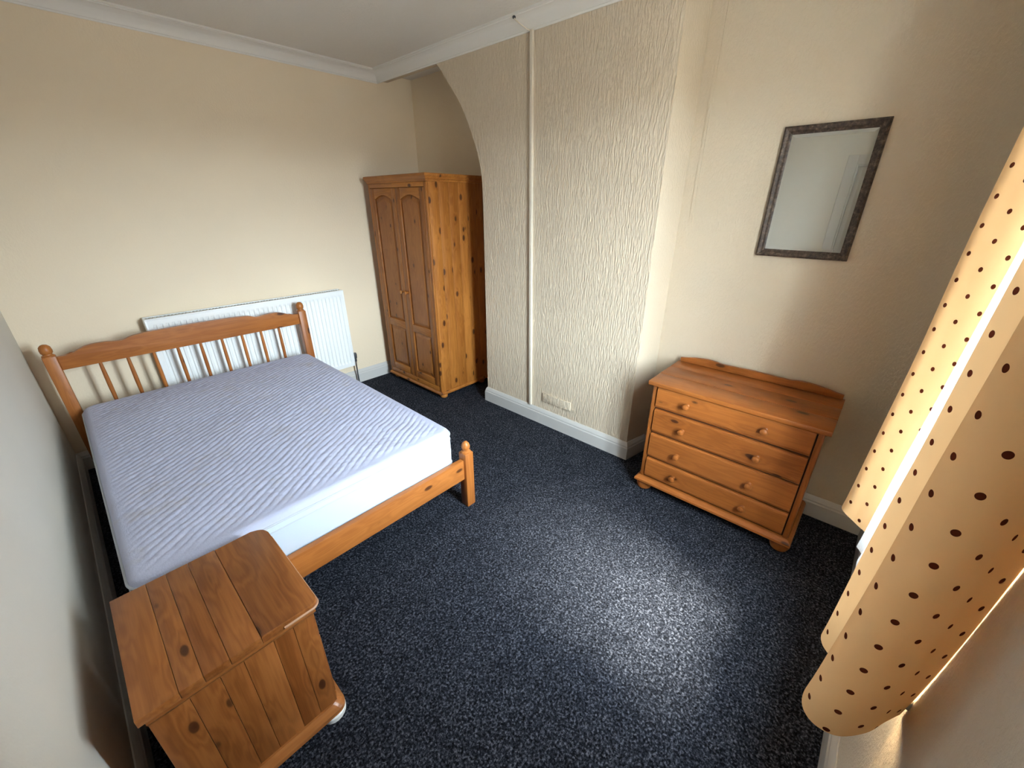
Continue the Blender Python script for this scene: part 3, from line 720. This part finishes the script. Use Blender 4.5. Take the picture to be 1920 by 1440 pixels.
n_ = [bm.verts.new((RIGHT-0.0100, y, z)) for y, z in ((my0+i1, mz0+i1), (my1-i1, mz0+i1), (my1-i1, mz1-i1), (my0+i1, mz1-i1))]
k_ = [bm.verts.new((RIGHT-0.0010, v.co.y, v.co.z)) for v in o_]
for i in range(4):
    j = (i+1) % 4; bm.faces.new((o_[i], o_[j], n_[j], n_[i])); bm.faces.new((k_[i], k_[j], o_[j], o_[i]))
bm.faces.new(n_); bm.faces.new(k_[::-1]); obj('mirror_glass', bm, 'mirror', mr)

# ================================================================== CURTAINS
def cloth(name, path_lo, path_hi, z_lo, z_hi, mat, label, cat, group, thick, nz=40, hemwave=0.0, u0=0.0, sub=6):
    lo, hi = spl(path_lo, sub), spl(path_hi, sub)
    bm = bmesh.new(); uvl = bm.loops.layers.uv.new('UVMap')
    U = [u0]
    for a, b in zip(lo, lo[1:]): U.append(U[-1]+math.hypot(a[0]-b[0], a[1]-b[1]))
    rows = []
    for j in range(nz+1):
        t = j/nz; k = t**0.8; row = []
        for i, (a, b) in enumerate(zip(lo, hi)):
            x = a[0]+(b[0]-a[0])*k; y = a[1]+(b[1]-a[1])*k
            z = z_lo+(z_hi-z_lo)*t+(1-t)**6*hemwave*math.sin(U[i]*23)
            x += 0.006*noise.noise(Vector((U[i]*6, z*2.5, 3))); y += 0.005*noise.noise(Vector((U[i]*6, z*2.5, 9)))
            row.append((bm.verts.new((x, y, z)), (U[i], z)))
        rows.append(row)
    for a, b in zip(rows, rows[1:]):
        for i in range(len(lo)-1):
            q = (a[i], a[i+1], b[i+1], b[i]); f = bm.faces.new([p[0] for p in q])
            for l, p in zip(f.loops, q): l[uvl].uv = p[1]
    base = (lo[len(lo)//2][0], lo[len(lo)//2][1], z_lo)
    for v in bm.verts: v.co -= Vector(base)
    me = bpy.data.meshes.new(name); bm.to_mesh(me); bm.free(); me.materials.append(M[mat])
    for p in me.polygons: p.use_smooth = True
    o = bpy.data.objects.new(name, me); C.objects.link(o); o.location = base
    if thick:
        s = o.modifiers.new('cloth_thickness', 'SOLIDIFY'); s.thickness = thick; s.offset = 0
    return tag(o, label, cat, group)
near_lo = [(0.905, -0.271), (0.86, -0.245), (0.815, -0.218), (0.775, -0.175), (0.772, -0.135), (0.800, -0.113), (0.85, -0.118), (0.905, -0.150), (0.945, -0.146), (0.975, -0.126), (1.005, -0.119), (1.035, -0.124)]
near_hi = [(0.74, -0.2705), (0.73, -0.245), (0.715, -0.228), (0.705, -0.200), (0.715, -0.170), (0.745, -0.155), (0.80, -0.160), (0.86, -0.185), (0.90, -0.182), (0.935, -0.166), (0.97, -0.158), (1.00, -0.162)]
cloth('curtain', near_lo, near_hi, 0.675, 2.36, 'curtain', 'near peach curtain with brown spots, large at the right edge of the photo', 'curtain', 'spotted window curtains', 0.0, hemwave=0.004)
far_lo = [(1.490, -0.215), (1.525, -0.180), (1.565, -0.142), (1.610, -0.104), (1.66, -0.112), (1.70, -0.150), (1.76, -0.135), (1.82, -0.160), (1.90, -0.150), (1.98, -0.190), (2.06, -0.215), (2.14, -0.262)]
far_hi = [(1.540, -0.228), (1.570, -0.204), (1.610, -0.178), (1.655, -0.152), (1.71, -0.160), (1.75, -0.180), (1.81, -0.165), (1.87, -0.185), (1.94, -0.175), (2.02, -0.200), (2.10, -0.220), (2.18, -0.262)]
cloth('curtain', far_lo, far_hi, 0.665, 2.36, 'curtain', 'far peach curtain with brown spots, hanging next to the mirror wall', 'curtain', 'spotted window curtains', 0.0, hemwave=0.004, u0=0.4)
net_lo = [(1.03+0.042*i, -0.200+0.010*math.sin(i*1.9)+0.040*(i/10)**1.5) for i in range(11)]
net_hi = [(1.00+0.034*i, -0.225+0.009*math.sin(i*1.9)+0.018*(i/10)) for i in range(11)]
cloth('net_curtain', net_lo, net_hi, 0.655, 2.33, 'net', 'bright white net curtain showing between the two spotted curtains', 'net curtain', None, 0.0, hemwave=0.004)
pole = thing('curtain_pole', (1.45, -0.19, 2.365), 'white curtain pole above the window', 'curtain pole')
bm = bmesh.new(); tube(bm, [(0.62, -0.195, 2.372), (2.34, -0.195, 2.372)], 0.012, 12); obj('rod', bm, 'white_plastic', pole, True)
for x, s in ((0.62, -1), (2.34, 1)):
    bm = bmesh.new(); lathe(bm, [(0.013, 0), (0.022, 0.010*s), (0.026, 0.024*s), (0.018, 0.040*s), (0.001, 0.046*s)], x, -0.195, 2.372, 'X', 14); obj('finial', bm, 'white_plastic', pole, True)
for x in (0.70, 2.26): B('bracket', (x-0.008, x+0.008, FRONT+(0.012 if x < 0.9 else 0), -0.200, 2.362, 2.382), 'white_plastic', pole, 0.002)
